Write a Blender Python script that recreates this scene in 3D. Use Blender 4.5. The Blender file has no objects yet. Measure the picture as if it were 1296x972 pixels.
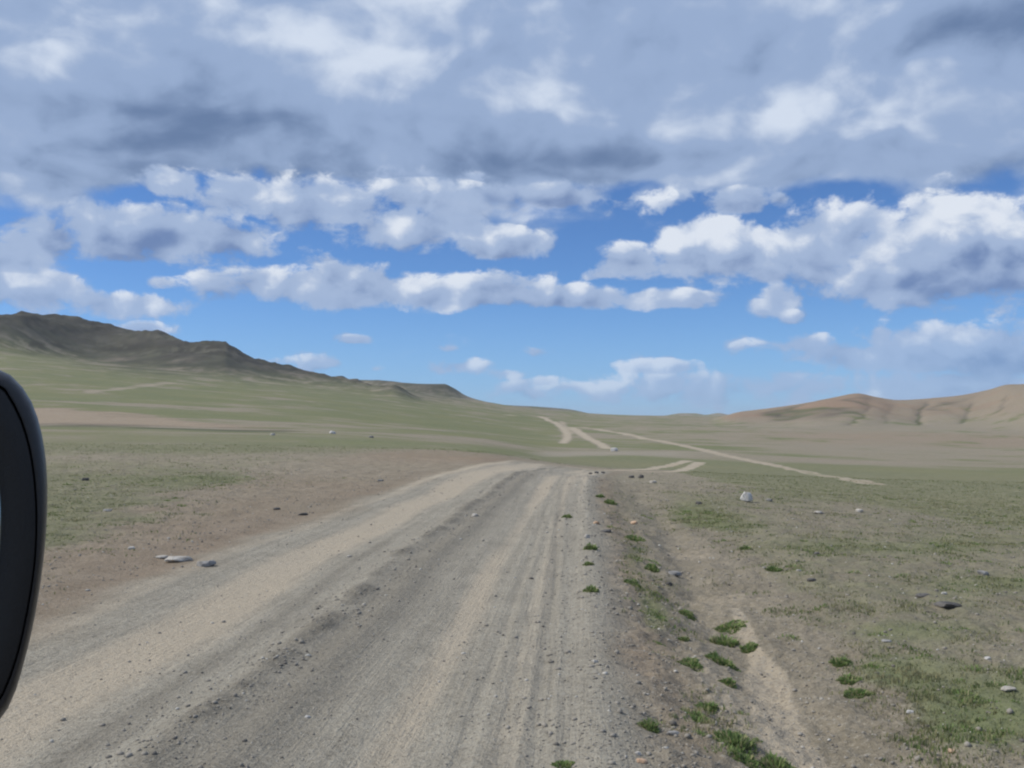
import bpy, bmesh, math
import numpy as np
from mathutils import Vector, Matrix

rng = np.random.default_rng(7)
SC = bpy.context.scene
COL = SC.collection

# ------------------------------------------------------------------ camera
F_PX, CU, CV = 1272.0, 648.0, 486.0        # focal length and centre for a 1296 x 972 frame
HC = 1.70                                  # eye height above the road
PITCH = math.atan(44.0 / F_PX)
cam_d = bpy.data.cameras.new('camera')
cam = bpy.data.objects.new('camera', cam_d); COL.objects.link(cam)
cam_d.sensor_width = 36.0
cam_d.lens = 36.0 * F_PX / 1296.0
cam_d.clip_start = 0.05
cam_d.clip_end = 60000.0
cam.location = (0, 0, HC)
cam.rotation_euler = (math.pi / 2 + PITCH, 0, 0)
SC.camera = cam

def ray(u, v):
    """world direction of a direction given as frame coordinates"""
    xc = (np.asarray(u, float) - CU) / F_PX
    zc = -(np.asarray(v, float) - CV) / F_PX
    return xc, math.cos(PITCH) - math.sin(PITCH) * zc, math.sin(PITCH) + math.cos(PITCH) * zc
def az_of(u, v=530.0):
    x, y, z = ray(u, v); return np.arctan2(x, y)
def tan_el(u, v):
    x, y, z = ray(u, v); return z / np.hypot(x, y)

# ------------------------------------------------------------------ light
SUN_AZ, SUN_EL = math.radians(-88), math.radians(46)
sunvec = Vector((math.sin(SUN_AZ) * math.cos(SUN_EL), math.cos(SUN_AZ) * math.cos(SUN_EL), math.sin(SUN_EL)))
sd = bpy.data.lights.new('sun', 'SUN'); sd.energy = 3.8; sd.angle = math.radians(0.6); sd.color = (1.0, 0.955, 0.86)
so = bpy.data.objects.new('sun', sd); COL.objects.link(so)
so.rotation_euler = (-sunvec).to_track_quat('-Z', 'Y').to_euler(); so.location = (-30, 0, 60)

vs = SC.view_settings
vs.view_transform = 'Standard'; vs.look = 'None'; vs.gamma = 1.0; vs.exposure = 0.0; vs.use_curve_mapping = False
SC.cycles.use_denoising = True
SC.cycles.max_bounces = 5; SC.cycles.diffuse_bounces = 2
SC.cycles.filter_width = 2.2
SC.cycles.use_adaptive_sampling = True; SC.cycles.adaptive_threshold = 0.015

# ------------------------------------------------------------------ node helper
class S:
    """a value socket with arithmetic"""
    nt = None
    def __init__(s, k): s.k = k
    @staticmethod
    def put(node, i, x):
        if isinstance(x, S): S.nt.links.new(x.k, node.inputs[i])
        else: node.inputs[i].default_value = x
    @staticmethod
    def m(op, *a, clamp=False):
        n = S.nt.nodes.new('ShaderNodeMath'); n.operation = op; n.use_clamp = clamp
        for i, x in enumerate(a): S.put(n, i, x)
        return S(n.outputs[0])
    def __add__(s, o): return S.m('ADD', s, o)
    __radd__ = __add__
    def __sub__(s, o): return S.m('SUBTRACT', s, o)
    def __rsub__(s, o): return S.m('SUBTRACT', o, s)
    def __mul__(s, o): return S.m('MULTIPLY', s, o)
    __rmul__ = __mul__
    def __truediv__(s, o): return S.m('DIVIDE', s, o)
def smax(a, b): return S.m('MAXIMUM', a, b)
def smin(a, b): return S.m('MINIMUM', a, b)
def sstep(x, a, b, lo=0.0, hi=1.0):
    n = S.nt.nodes.new('ShaderNodeMapRange'); n.interpolation_type = 'SMOOTHSTEP'; n.clamp = True
    S.put(n, 0, x); S.put(n, 1, a); S.put(n, 2, b); S.put(n, 3, lo); S.put(n, 4, hi)
    return S(n.outputs[0])
def vop(op, *a, out=0, scale=None):
    n = S.nt.nodes.new('ShaderNodeVectorMath'); n.operation = op
    for i, x in enumerate(a): S.put(n, i, x)
    if scale is not None: S.put(n, 3, scale)
    return S(n.outputs[out])
def sep(v):
    n = S.nt.nodes.new('ShaderNodeSeparateXYZ'); S.put(n, 0, v); return S(n.outputs[0]), S(n.outputs[1]), S(n.outputs[2])
def comb(x, y, z=0.0):
    n = S.nt.nodes.new('ShaderNodeCombineXYZ'); S.put(n, 0, x); S.put(n, 1, y); S.put(n, 2, z); return S(n.outputs[0])
def noise(v, scale, detail=4.0, rough=0.5, dim='3D', dist=0.0, col=False, lac=2.0):
    n = S.nt.nodes.new('ShaderNodeTexNoise'); n.noise_dimensions = dim
    S.put(n, 'Vector', v); S.put(n, 'Scale', scale); S.put(n, 'Detail', detail); S.put(n, 'Roughness', rough); S.put(n, 'Distortion', dist); S.put(n, 'Lacunarity', lac)
    return S(n.outputs[1 if col else 0])
def voro(v, scale, detail=2.0, rough=0.5, smooth=0.6, dim='3D', feature='SMOOTH_F1'):
    n = S.nt.nodes.new('ShaderNodeTexVoronoi'); n.voronoi_dimensions = dim; n.feature = feature; n.normalize = True
    S.put(n, 'Vector', v); S.put(n, 'Scale', scale); S.put(n, 'Detail', detail); S.put(n, 'Roughness', rough)
    if feature == 'SMOOTH_F1': S.put(n, 'Smoothness', smooth)
    return S(n.outputs[0])
def mixc(f, a, b):
    n = S.nt.nodes.new('ShaderNodeMix'); n.data_type = 'RGBA'; n.clamp_factor = True
    S.put(n, 0, f)
    for i, x in ((6, a), (7, b)):
        if isinstance(x, S): S.nt.links.new(x.k, n.inputs[i])
        else: n.inputs[i].default_value = (*x[:3], 1.0)
    return S(n.outputs[2])
def lin(r, g, b):
    return tuple(((c / 255 + 0.055) / 1.055) ** 2.4 if c > 10.3 else c / 255 / 12.92 for c in (r, g, b))

# ------------------------------------------------------------------ sky
W = bpy.data.worlds.new('World'); SC.world = W; W.use_nodes = True
nt = W.node_tree; nt.nodes.clear(); S.nt = nt
out = nt.nodes.new('ShaderNodeOutputWorld')
bg = nt.nodes.new('ShaderNodeBackground'); bg.inputs[1].default_value = 0.1
nt.links.new(bg.outputs[0], out.inputs[0])
tc = nt.nodes.new('ShaderNodeTexCoord')
D = S(tc.outputs['Generated'])
sky = nt.nodes.new('ShaderNodeTexSky'); sky.sky_type = 'NISHITA'; sky.sun_disc = False
sky.sun_elevation = SUN_EL; sky.sun_rotation = SUN_AZ
sky.altitude = 1500; sky.air_density = 0.9; sky.dust_density = 0.05; sky.ozone_density = 2.4
dx, dy, dz = sep(D)
sky_c = vop('MULTIPLY', S(sky.outputs[0]), (0.58, 0.82, 1.14))
sky_c = mixc(sstep(dz, 0.14, -0.02) * 0.55, sky_c, tuple(10 * c for c in lin(134, 175, 226)))   # thick air low down
AZ = S.m('ARCTAN2', dx, dy) * F_PX
EL = S.m('ARCSINE', dz) * F_PX
P = comb(AZ, EL)
def to_sky(u, v):
    x, y, z = ray(u, v); l = math.sqrt(x * x + y * y + z * z)
    return math.atan2(x, y) * F_PX, math.asin(z / l) * F_PX

# noise fields on the sphere of directions
D2 = vop('MULTIPLY', D, (1.0, 1.0, 1.45))
warp = vop('MULTIPLY', vop('SUBTRACT', noise(D2, 9.0, 3, 0.5, col=True), (0.5, 0.5, 0.5)), (0.05, 0.05, 0.05))
D3 = vop('ADD', D2, warp)
def puffs(v):
    return noise(v, 11.0, 2.5, 0.48) * 1.2 - voro(v, 27.0, 0.6, 0.5, feature='F1') * 0.55
F0 = puffs(D3)
F1 = puffs(vop('ADD', D3, (-0.013, 0.0, 0.017)))
relief = F0 - F1                      # > 0 on sides turned to the sun
fine = noise(D3, 30.0, 7.0, 0.66) - 0.5
B0 = F0 + fine * 1.15 + 0.10

# --- cumulus: u, v, half width, half height, strength, base row
BL = [
 (185,300,160,44,1.0,338),(128,284,62,34,1.0,338),(285,304,80,36,.95,340),(55,300,70,36,.9,340),(20,322,50,24,.8,346),
 (28,366,78,30,.95,398),(150,384,78,18,.85,404),(185,416,30,11,.75,426),
 (218,229,52,20,.85,250),(300,243,66,32,.95,280),(405,256,130,40,.95,300),(520,288,105,34,.95,322),(626,308,78,26,1.0,330),
 (545,250,110,26,.62,290),(700,250,140,24,.62,276),(800,250,60,20,.5,272),
 (335,358,100,28,1.0,384),(470,362,120,34,1.05,390),(600,370,140,30,1.05,391),(720,377,120,22,1.0,392),(835,378,72,16,.85,390),(205,356,34,11,.6,366),
 (790,334,56,32,1.05,355),(768,346,34,18,.9,356),(905,314,80,46,1.15,360),(865,322,50,34,1.0,358),(965,320,76,40,1.0,360),
 (1050,302,96,60,1.1,372),(1092,280,58,40,1.0,372),(1155,312,116,68,1.15,388),(1225,290,76,50,1.05,386),(1275,322,95,68,1.1,394),(1190,352,120,40,1.0,396),
 (944,255,50,22,.95,272),(986,252,24,16,.85,266),
 (984,379,26,24,.8,402),(966,390,20,18,.6,404),(1002,400,16,10,.55,410),
 (1010,438,86,18,.8,458),(1118,426,26,22,.8,452),(1190,444,160,38,1.05,480),(1080,450,120,28,.95,476),(1265,452,110,44,1.0,486),
 (835,463,70,11,.62,480),(815,494,150,28,.40,530),(1000,490,180,34,.8,530),(1200,492,160,34,.85,530),(1020,432,60,14,.7,452),(735,490,50,11,.45,503),
 (448,429,24,7,.75,435),(585,463,46,12,.72,474),(475,467,20,8,.5,474),(405,460,48,14,.6,474),(352,457,30,8,.5,464),(690,481,22,8,.5,488),(680,445,22,8,.42,452),(570,441,16,6,.42,448),(640,472,30,8,.45,480),
]
dens = None; SW = S.m('ADD', 0.02, 0.0); SH = S.m('ADD', 0.0, 0.0)
for (u, v, ru, rv, a, vb) in BL:
    x0, y0 = to_sky(u, v); yb = to_sky(u, vb)[1]
    q = vop('MULTIPLY_ADD', P, (1 / ru, 1 / rv, 0), (-x0 / ru, -y0 / rv, 0))
    l = vop('LENGTH', q, out=1)
    d = S.m('MULTIPLY_ADD', l, -a, a)
    hb = S.m('MULTIPLY_ADD', EL, 1 / (0.55 * rv), -yb / (0.55 * rv))       # flat base
    d = smin(d, hb)
    dens = d if dens is None else smax(dens, d)
    w = smax(d, 0.0)
    SW = SW + w
    qy = S.m('MULTIPLY_ADD', EL, 1 / (rv * 1.6), -yb / (rv * 1.6))
    SH = S.m('MULTIPLY_ADD', w, qy, SH)
# the same kind of low cumulus goes on all round, beyond the stretch seen here
gen = noise(vop('MULTIPLY', D, (1, 1, 2.6)), 4.2, 3, 0.5)
side = sstep(S.m('ABSOLUTE', AZ), 690.0, 900.0)
low = sstep(EL, 30.0, 90.0) * sstep(EL, 420.0, 260.0)
gd = (gen - 0.50) * 3.2 * side * low - (1.0 - side * low)
dens = smax(dens, gd)
hgt = SH / SW                                        # 0 at the base, 1 at the top
hgt = hgt + side * 0.55
body = dens + (B0 - 0.5) * 1.5
c_alpha = sstep(body, 0.02, 0.46)
thick = sstep(body, 0.15, 0.8)
lit = 0.34 + relief * 1.75 + (hgt - 0.35) * 0.50 + (F0 - 0.36) * 0.3 + fine * 1.0 + (1.0 - thick) * 0.08
tone_blobs = [(170,310,170,40,-.10),(20,290,70,60,-.14),(1265,340,100,60,-.24),(1140,352,130,24,-.18),(1180,290,90,40,.12),(900,300,60,30,.18),(560,246,190,26,-.22),(740,246,110,24,-.22),(300,235,60,18,-.12),(420,285,90,30,-.06),(110,235,60,40,-.22),(1230,465,150,24,-.22),(880,495,220,30,-.12),(590,340,20,10,0.0)]
def blobsum(lst):
    acc = S.m('ADD', 0.0, 0.0)
    for (u, v, ru, rv, a) in lst:
        x0, y0 = to_sky(u, v)
        q = vop('MULTIPLY_ADD', P, (1 / ru, 1 / rv, 0), (-x0 / ru, -y0 / rv, 0))
        l2 = vop('DOT_PRODUCT', q, q, out=1)
        e = S.m('POWER', 2.718, l2 * -1.0)
        acc = S.m('MULTIPLY_ADD', e, a, acc)
    return acc
lit = lit + blobsum(tone_blobs)
C_DARK, C_MID, C_LIGHT = lin(110,134,178), lin(165,184,215), lin(224,231,242)
def cloudcol(t, d, m, l):
    return mixc(sstep(t, 0.5, 1.0), mixc(sstep(t, -0.22, 0.5), d, m), l)
c_col = cloudcol(lit, C_DARK, C_MID, C_LIGHT)

# --- the wide grey deck higher up
zden = dz + 0.30
Q = comb(dx / zden, dy / zden)
wq = vop('MULTIPLY', vop('SUBTRACT', noise(Q, 2.2, 3, 0.5, col=True), (0.5, 0.5, 0.5)), (0.5, 0.5, 0.0))
Q2 = vop('ADD', Q, wq)
n1 = noise(Q2, 2.5, 7, 0.52)
n1b = noise(vop('ADD', Q2, (-0.06, -0.10, 0.0)), 2.5, 3, 0.52)
n2 = noise(Q, 1.2, 2, 0.5)
front_mask = blobsum([(240,244,62,22,-.55),(205,258,40,16,-.3),(300,262,40,12,-.3),(1250,240,110,26,-.20),(870,250,60,22,-.5),(1060,238,60,20,-.3),(620,62,45,16,-.16),(400,215,220,26,.16),(700,215,260,22,.22),(930,205,240,26,.30),(90,210,160,40,.3),(40,250,40,50,.25)])
edge = sstep(EL + (n2 - 0.5) * 150.0 + (F0 - 0.36) * 110.0, 195.0, 355.0)
dk = edge * 1.15 + (n1 - 0.5) * 1.7 + fine * 0.5 + front_mask - 0.30
d_alpha = sstep(dk, -0.04, 0.50)
dt = 0.53 + (n1 - n1b) * 1.7 + (n1 - 0.5) * 0.6 + (n2 - 0.5) * 0.3
dt = dt + relief * 0.65 + fine * 0.35 + blobsum([(230,150,250,58,-.27),(110,195,150,36,-.12),(380,205,110,24,-.16),(330,22,90,30,.20),(180,42,90,26,.10),(560,128,60,50,.06),(480,190,60,22,.22),(690,118,110,34,.04),(590,212,80,22,-.24),(620,66,60,20,-.18),(980,142,200,34,.22),(930,192,200,24,-.34),(740,205,120,18,-.16),(1250,36,105,30,-.46),(1100,70,80,30,-.12),(1040,20,60,40,.18),(880,60,110,26,-.06),(1200,170,140,40,.08),(1240,215,110,26,-.22),(30,100,60,50,.06),(400,34,110,30,.20),(130,40,90,26,.08),(900,125,300,46,.12)])
d_col = cloudcol(dt, lin(104,127,164), lin(152,173,207), lin(210,221,238))

skymix = mixc(d_alpha, sky_c, vop('SCALE', d_col, scale=10.0))
hz = sstep(EL, 0.0, 190.0)
c_col = mixc((1.0 - hz) * 0.30, c_col, lin(158, 184, 224))           # thick air low down
skymix = mixc(c_alpha * (0.68 + hz * 0.29), skymix, vop('SCALE', c_col, scale=10.0))
nt.links.new(skymix.k, bg.inputs[0])
W.cycles.sampling_method = 'MANUAL'; W.cycles.sample_map_resolution = 512

# ------------------------------------------------------------------ numpy noise
def _hash(ix, iy, seed):
    h = (ix.astype(np.int64) * 374761393 + iy.astype(np.int64) * 668265263 + seed * 974634777) & 0xffffffff
    h = ((h ^ (h >> 13)) * 1274126177) & 0xffffffff
    return ((h ^ (h >> 16)) & 0xffff) / 65536.0
def vnoise(x, y, seed=0):
    x, y = np.broadcast_arrays(np.asarray(x, float), np.asarray(y, float))
    ix, iy = np.floor(x), np.floor(y); fx, fy = x - ix, y - iy
    sx, sy = fx * fx * fx * (fx * (fx * 6 - 15) + 10), fy * fy * fy * (fy * (fy * 6 - 15) + 10)
    def g(ax, ay):
        a = _hash(ix + ax, iy + ay, seed) * 2 * np.pi
        return np.cos(a) * (fx - ax) + np.sin(a) * (fy - ay)
    return 1.4 * ((g(0, 0) * (1 - sx) + g(1, 0) * sx) * (1 - sy) + (g(0, 1) * (1 - sx) + g(1, 1) * sx) * sy)
def fbm(x, y, octv=4, seed=0, gain=0.5):
    r, a = 0.0, 1.0
    for k in range(octv):
        r = r + a * vnoise(x * 2 ** k + 17.3 * k, y * 2 ** k - 9.1 * k, seed + k); a *= gain
    return r
def ridged(x, y, octv=4, seed=0, gain=0.5):
    r, a = 0.0, 1.0
    for k in range(octv):
        r = r + a * (1 - 2 * np.abs(vnoise(x * 2 ** k + 5.3 * k, y * 2 ** k + 3.1 * k, seed + k))); a *= gain
    return r
def ss(x, a, b):
    t = np.clip((x - a) / (b - a), 0, 1); return t * t * (3 - 2 * t)
def gs(x, c, w): return np.exp(-((x - c) / w) ** 2)
def pchip(xk, yk, x):
    """monotone cubic through (xk, yk[..]) along axis 0"""
    xk = np.asarray(xk, float); yk = np.asarray(yk, float)
    h = np.diff(xk); dl = np.diff(yk, axis=0) / h.reshape(-1, *([1] * (yk.ndim - 1)))
    m = np.zeros_like(yk)
    w1 = (2 * h[1:] + h[:-1]).reshape(-1, *([1] * (yk.ndim - 1))); w2 = (h[1:] + 2 * h[:-1]).reshape(-1, *([1] * (yk.ndim - 1)))
    with np.errstate(divide='ignore', invalid='ignore'):
        hm = (w1 + w2) / (w1 / dl[:-1] + w2 / dl[1:])
    m[1:-1] = np.where(dl[:-1] * dl[1:] > 0, hm, 0)
    m[0], m[-1] = dl[0], dl[-1]
    x = np.clip(x, xk[0], xk[-1]); i = np.clip(np.searchsorted(xk, x) - 1, 0, len(xk) - 2)
    e = (slice(None),) + (None,) * (yk.ndim - 1)
    t = ((x - xk[i]) / h[i])[e]; hh = h[i][e]
    return ((1 + 2 * t) * (1 - t) ** 2 * yk[i] + t * (1 - t) ** 2 * hh * m[i] + t * t * (3 - 2 * t) * yk[i + 1] + t * t * (t - 1) * hh * m[i + 1])

# ------------------------------------------------------------------ the lie of the land
# a fan of survey lines from the road's edge: (distance in m, frame row of that ground) per bearing
DK = [30, 60, 100, 160, 250, 450, 800, 1300, 2000, 4000, 9000, 16000]
SURVEY = {                       # rows for DK[1:10]; near ground (30 m) and far plain are common
    -420: (0.10, [556, 536, 524, 500, 476, 452, 440, 440, 500]),
      0: (0.06, [562, 547, 538, 514, 489, 463, 445, 448, 505]),
    100: (0.05, [562, 548, 538, 517, 494, 471, 457, 456, 508]),
    200: (0.04, [563, 549, 540, 521, 500, 480, 466, 464, 510]),
    300: (0.02, [564, 551, 542, 526, 506, 489, 477, 474, 512]),
    400: (0.00, [566, 553, 544, 532, 514, 499, 488, 484, 515]),
    500: (0.00, [568, 557, 549, 540, 525, 511, 500, 495, 518]),
    600: (0.00, [571, 563, 557, 549, 537, 524, 514, 508, 520]),
    700: (-.02, [586, 577, 569, 559, 546, 534, 526, 520, 523]),
    800: (-.10, [595, 582, 572, 562, 549, 538, 530, 526, 526]),
    950: (-.25, [600, 587, 577, 566, 553, 542, 534, 528, 527]),
   1100: (-.40, [606, 594, 583, 571, 557, 544, 533, 525, 526]),
   1296: (-.60, [611, 600, 588, 576, 562, 547, 532, 522, 525]),
   1700: (-.50, [606, 596, 586, 575, 560, 545, 528, 510, 522]),
}
us = sorted(SURVEY)
def survey_columns():
    a, zz = [], []
    for u in us:
        z30, rows = SURVEY[u]
        z = [z30] + [HC + DK[i + 1] * float(tan_el(u, r)) for i, r in enumerate(rows)]
        z += [HC + 9000 * 0.0022, HC + 16000 * 0.0010]
        a.append(float(az_of(u))); zz.append(z)
    flat = [0.0, 0.1, 0.2, 0.5, 1, 3, 8, 14, 16, 20, HC + 9000 * 0.0022, HC + 16000 * 0.0010]
    a = [-math.pi, -2.2] + a + [2.0, math.pi]; zz = [flat, flat] + zz + [flat, flat]
    return np.array(a), np.array(zz)
RIDGES = {   # silhouette (u, row), distance, reach of the near and the far slope
 'left':  ([(-700,385),(-420,372),(-250,388),(-100,398),(0,402),(40,400),(85,402),(110,408),(150,417),(200,424),(220,430),(243,436),(262,436),(283,436),(294,444),(318,456),(350,465),(380,472),(415,480),(440,485),(480,491),(540,499)], 1450, 420, 700),
 'mesa':  ([(350,490),(400,486),(432,482),(470,481),(520,485),(545,486),(562,486),(574,491),(590,501),(612,508),(660,516)], 2650, 330, 500),
 'low':   ([(590,510),(630,512),(700,516),(745,521),(765,525)], 3400, 500, 800),
 'far':   ([(800,527),(840,526),(862,523),(880,523),(893,525),(912,522),(928,524),(945,527)], 6500, 900, 900),
 'right': ([(900,526),(930,522),(1000,514),(1050,505),(1085,499),(1108,503),(1138,507),(1160,506),(1200,503),(1222,500),(1250,495),(1278,488),(1296,487),(1380,481),(1560,472),(1800,485),(2300,510)], 1500, 780, 900),
}
R_TH = math.atan((736 - CU) / F_PX)                    # bearing of the road
def road_ts(x, y):                                     # lateral (right +) and along-road coordinates
    s = x * math.sin(R_TH) + y * math.cos(R_TH)
    return x * math.cos(R_TH) - y * math.sin(R_TH) - .0013 * np.clip(s - 20, 0, 40) ** 2, s       # it bears right over the crest

# columns and rows of the ground sheet
azc = np.concatenate([np.linspace(-math.pi, -1.15, 40, endpoint=False), np.linspace(-1.15, -0.56, 60, endpoint=False),
                      np.linspace(-0.56, 0.56, 580, endpoint=False), np.linspace(0.56, 1.15, 60, endpoint=False), np.linspace(1.15, math.pi, 41)])
dr = np.concatenate([np.geomspace(0.4, 3.2, 20, endpoint=False), np.geomspace(3.2, 42, 430, endpoint=False),
                     np.geomspace(42, 3600, 440, endpoint=False), np.geomspace(3600, 16000, 46)])
lnd = np.log(dr)
ak, zk = survey_columns()
zcol = pchip(np.log(DK), zk.T, lnd)                    # rows x survey bearings
zcol[dr < 30] = zcol[np.searchsorted(dr, 30)][None, :] * ss(dr[dr < 30], 9, 30)[:, None]
Z = pchip(ak, zcol.T, azc).T                           # rows x columns
A, R = np.meshgrid(azc, dr)
X, Y = R * np.sin(A), R * np.cos(A)
UU = CU + F_PX * np.tan(np.clip(A, -1.2, 1.2)) / math.cos(PITCH)      # frame column of a bearing
ridge_w = {}
rough = fbm(X / 160, Y / 160, 5, 11)
for k, (sil, dist, wf, wb) in RIDGES.items():
    ua = np.array([az_of(u) for u, _ in sil]); te = np.array([tan_el(u, v) for u, v in sil])
    # bearing-dependent bend of the crest line gives it depth
    bend = 1 + 0.10 * np.sin(A * 9 + dist) + 0.05 * np.sin(A * 31 + 1.3)
    Dr = dist * bend
    inr = ss(A, ua[0], ua[0] + .03) * (1 - ss(A, ua[-1] - .035, ua[-1]))
    tz = pchip(ua, te, A[0])[None, :] + 0 * A
    zr = HC + Dr * tz
    t = np.where(R < Dr, (Dr - R) / wf, (R - Dr) / wb)
    b = np.where(t < 1, 1 - ss(t, 0.0, 1.0), 0) * inr
    if k in ('left', 'mesa'): b = b * (0.65 + 0.35 * b)
    zb = Z[np.arange(len(dr))[:, None], np.arange(len(azc))[None, :]]
    Z = np.where(zr > zb, zb + (zr - zb) * b, Z)
    ridge_w[k] = b * (zr > zb)
# relief of the hills, and gentle unevenness of the plain
lw, rw = ridge_w['left'], ridge_w['right']
crag = ridged(X / 120, Y / 120, 5, 21) - 0.6
Z += lw * (1 - 0.80 * ss(lw, 0.88, 1.0)) * (crag * 6.0 + (ridged(X / 45, Y / 45, 4, 27) - .6) * 3.0) + ss(lw, .9, 1) * fbm(X / 40, Y / 40, 3, 4) * 2.0
LR = np.log(R); gul = (1 - np.abs(vnoise(A * 26 + 0.8 * fbm(A * 20, LR * 3, 2, 8), LR * 1.2, 31)) * 2)     # gullies run down the slope
gw = vnoise(A * 10 + .55 * vnoise(LR * 5, A * 4, 35) + .12 * vnoise(LR * 22, A * 9, 36), LR * .30, 33)
Z += rw * (1 - rw) * 4 * (6.0 * np.abs(gw) ** .8 + 2.5 * vnoise(A * 30 + vnoise(LR * 6, A * 7, 38), LR * .8, 34))
Z += ridge_w['mesa'] * (1 - ridge_w['mesa']) * crag * 8
Z += fbm(X / 90, Y / 90, 4, 2) * ss(R, 70, 500) * 0.9 * (1 - ss(R, 2500, 6000))
Z += fbm(X / 7, Y / 7, 3, 5) * 0.05 * ss(R, 6, 30) * (1 - ss(R, 300, 900))

# ---- road, ditch, verges
T, SS_ = road_ts(X, Y)
NEAR = R < 75
wob = 0.10 * np.sin(SS_ * 0.33 + 0.4) + 0.06 * np.sin(SS_ * 0.9)
fade = 1 - ss(SS_, 42, 60)
dirt_n = fbm(X * 2.2, Y * 2.2, 4, 41) * NEAR
fine_n = fbm(X * 9, Y * 9, 3, 43) * (R < 30)
h = -0.035 * gs(T, -3.35 + wob, .62) - 0.03 * gs(T, -4.9 + wob, .35)
wind = gs(T, -2.16 + wob * .7, .15) * (0.040 + 0.03 * fbm(SS_ * 1.3, T * 1.0, 3, 44))
h += wind + 0.03 * gs(T, -1.75 + wob * .5, .14)
h += -0.03 * gs(T, -0.98 + wob * .3, .30) - 0.014 * gs(T, -0.60 - .004 * SS_, .05)
h += -0.010 * gs(T, -0.16 - .013 * SS_ + .02 * np.sin(SS_ * .7), .040) + 0.010 * gs(T, -0.07 - .013 * SS_, .035) + .006 * gs(T, -.25 - .013 * SS_, .03)
h += -0.009 * gs(T, -0.38 - .010 * SS_, .045)
h += 0.003 * np.sin(T * 2 * np.pi / 0.085) * gs(T, -.45, .25) * (SS_ < 16) * ss(vnoise(X * .8, Y * .8, 61), -.2, .3)      # tyre lug lines
h += 0.040 * gs(T, 0.10, .16)
onroad = ss(T, -6.5, -5.2) * (1 - ss(T, .25, .45))
ditch_f = (1 - ss(SS_, 16, 34))
dl = 0.45 + 0.012 * SS_ + 0.10 * np.sin(SS_ * .42) + 0.16 * vnoise(SS_ * .35, 0 * SS_, 9)       # line of the road bank's foot
ditch = -0.17 * ss(T, 0.22, dl + .75) + 0.11 * ss(T, dl + .95, dl + 2.6)
ditch += -0.05 * gs(T, dl + .75, .22)
h += ditch * ditch_f + (1 - ditch_f) * (-0.10 * ss(T, .3, 1.2))
h += dirt_n * (0.006 + 0.028 * (1 - onroad)) + fine_n * (0.004 + 0.012 * ss(wind, .02, .05) + 0.010 * (1 - onroad))
bank = ss(T, .2, .5) * (1 - ss(T, dl + .3, dl + 1.0)) * ditch_f
h += bank * fbm(X * 3.2, Y * 3.2, 4, 47) * 0.028
Z += h * fade * NEAR * ss(R, .5, 2)

TE = (Z - HC) / R; CX = np.clip(np.cos(A), .2, 1)
VV = CV - F_PX * np.tan(np.arctan2(TE, CX) - PITCH)      # row at which this piece of land is seen

# ---- helpers to stand things on the land
def ground_z(x, y):
    a = np.arctan2(x, y); d = np.hypot(x, y)
    i = np.clip(np.searchsorted(azc, a) - 1, 0, len(azc) - 2); j = np.clip(np.searchsorted(dr, d) - 1, 0, len(dr) - 2)
    fa = np.clip((a - azc[i]) / (azc[i + 1] - azc[i]), 0, 1); fd = np.clip((d - dr[j]) / (dr[j + 1] - dr[j]), 0, 1)
    return (Z[j, i] * (1 - fa) + Z[j, i + 1] * fa) * (1 - fd) + (Z[j + 1, i] * (1 - fa) + Z[j + 1, i + 1] * fa) * fd
def land(u, v, dmin=3.4, dmax=9000):
    """ground point met by a line of sight"""
    x, y, z = (float(c) for c in ray(u, v)); hl = math.hypot(x, y)
    d = np.geomspace(dmin, dmax, 6000)
    zz = HC + d * z / hl; g = ground_z(d * x / hl, d * y / hl)
    k = np.argmax(zz <= g); k = max(k, 1)
    a0, a1 = zz[k - 1] - g[k - 1], g[k] - zz[k]
    dd = d[k - 1] + (d[k] - d[k - 1]) * a0 / max(a0 + a1, 1e-9)
    px, py = dd * x / hl, dd * y / hl
    return np.array([px, py, float(ground_z(np.array(px), np.array(py)))])

# ---- wheel tracks across the plain (centre line in frame points on the ground, width in m)
TRACKS = [
 ('dirt_track', [(1108,613),(1050,603),(980,589),(900,572),(830,557),(780,547),(738,541)], (1.5, 8.0), .80, 'long pale track running across the valley floor'),
 ('dirt_track', [(769,568),(752,558),(736,549),(724,541),(738,541)], (2.4, 8.0), .80, 'short track joining the valley track near the middle'),
 ('dirt_track', [(713,561),(718,553),(715,545),(704,536),(693,531),(684,527)], (2.6, 10.0), .80, 'forked pale track climbing the far rise'),
 ('dirt_track', [(724,549),(717,541),(710,533)], (4.0, 6.0), .5, ''),
 ('dirt_track', [(641,525),(653,526)], (12.0, 12.0), .8, 'small bare patch of track on the far slope'),
 ('dirt_track', [(722,591),(770,595),(815,594),(850,588),(870,583)], (0.9, 1.5), .95, 'pale wheel rut looping right past the crest'),
 ('dirt_track', [(800,597),(845,597),(872,592),(886,585)], (0.9, 1.5), 1.0, 'pale wheel rut curving right past the crest, the nearer of two'),
 ('dirt_track', [(112,497),(150,493),(185,488),(215,484)], (7.0, 12.0), .42, 'faint track climbing the green slope at left'),
 ('dirt_track', [(1296,556),(1230,549),(1180,552),(1120,556)], (3.0, 3.0), .30, 'faint track at the foot of the hill at right'),
]
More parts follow.
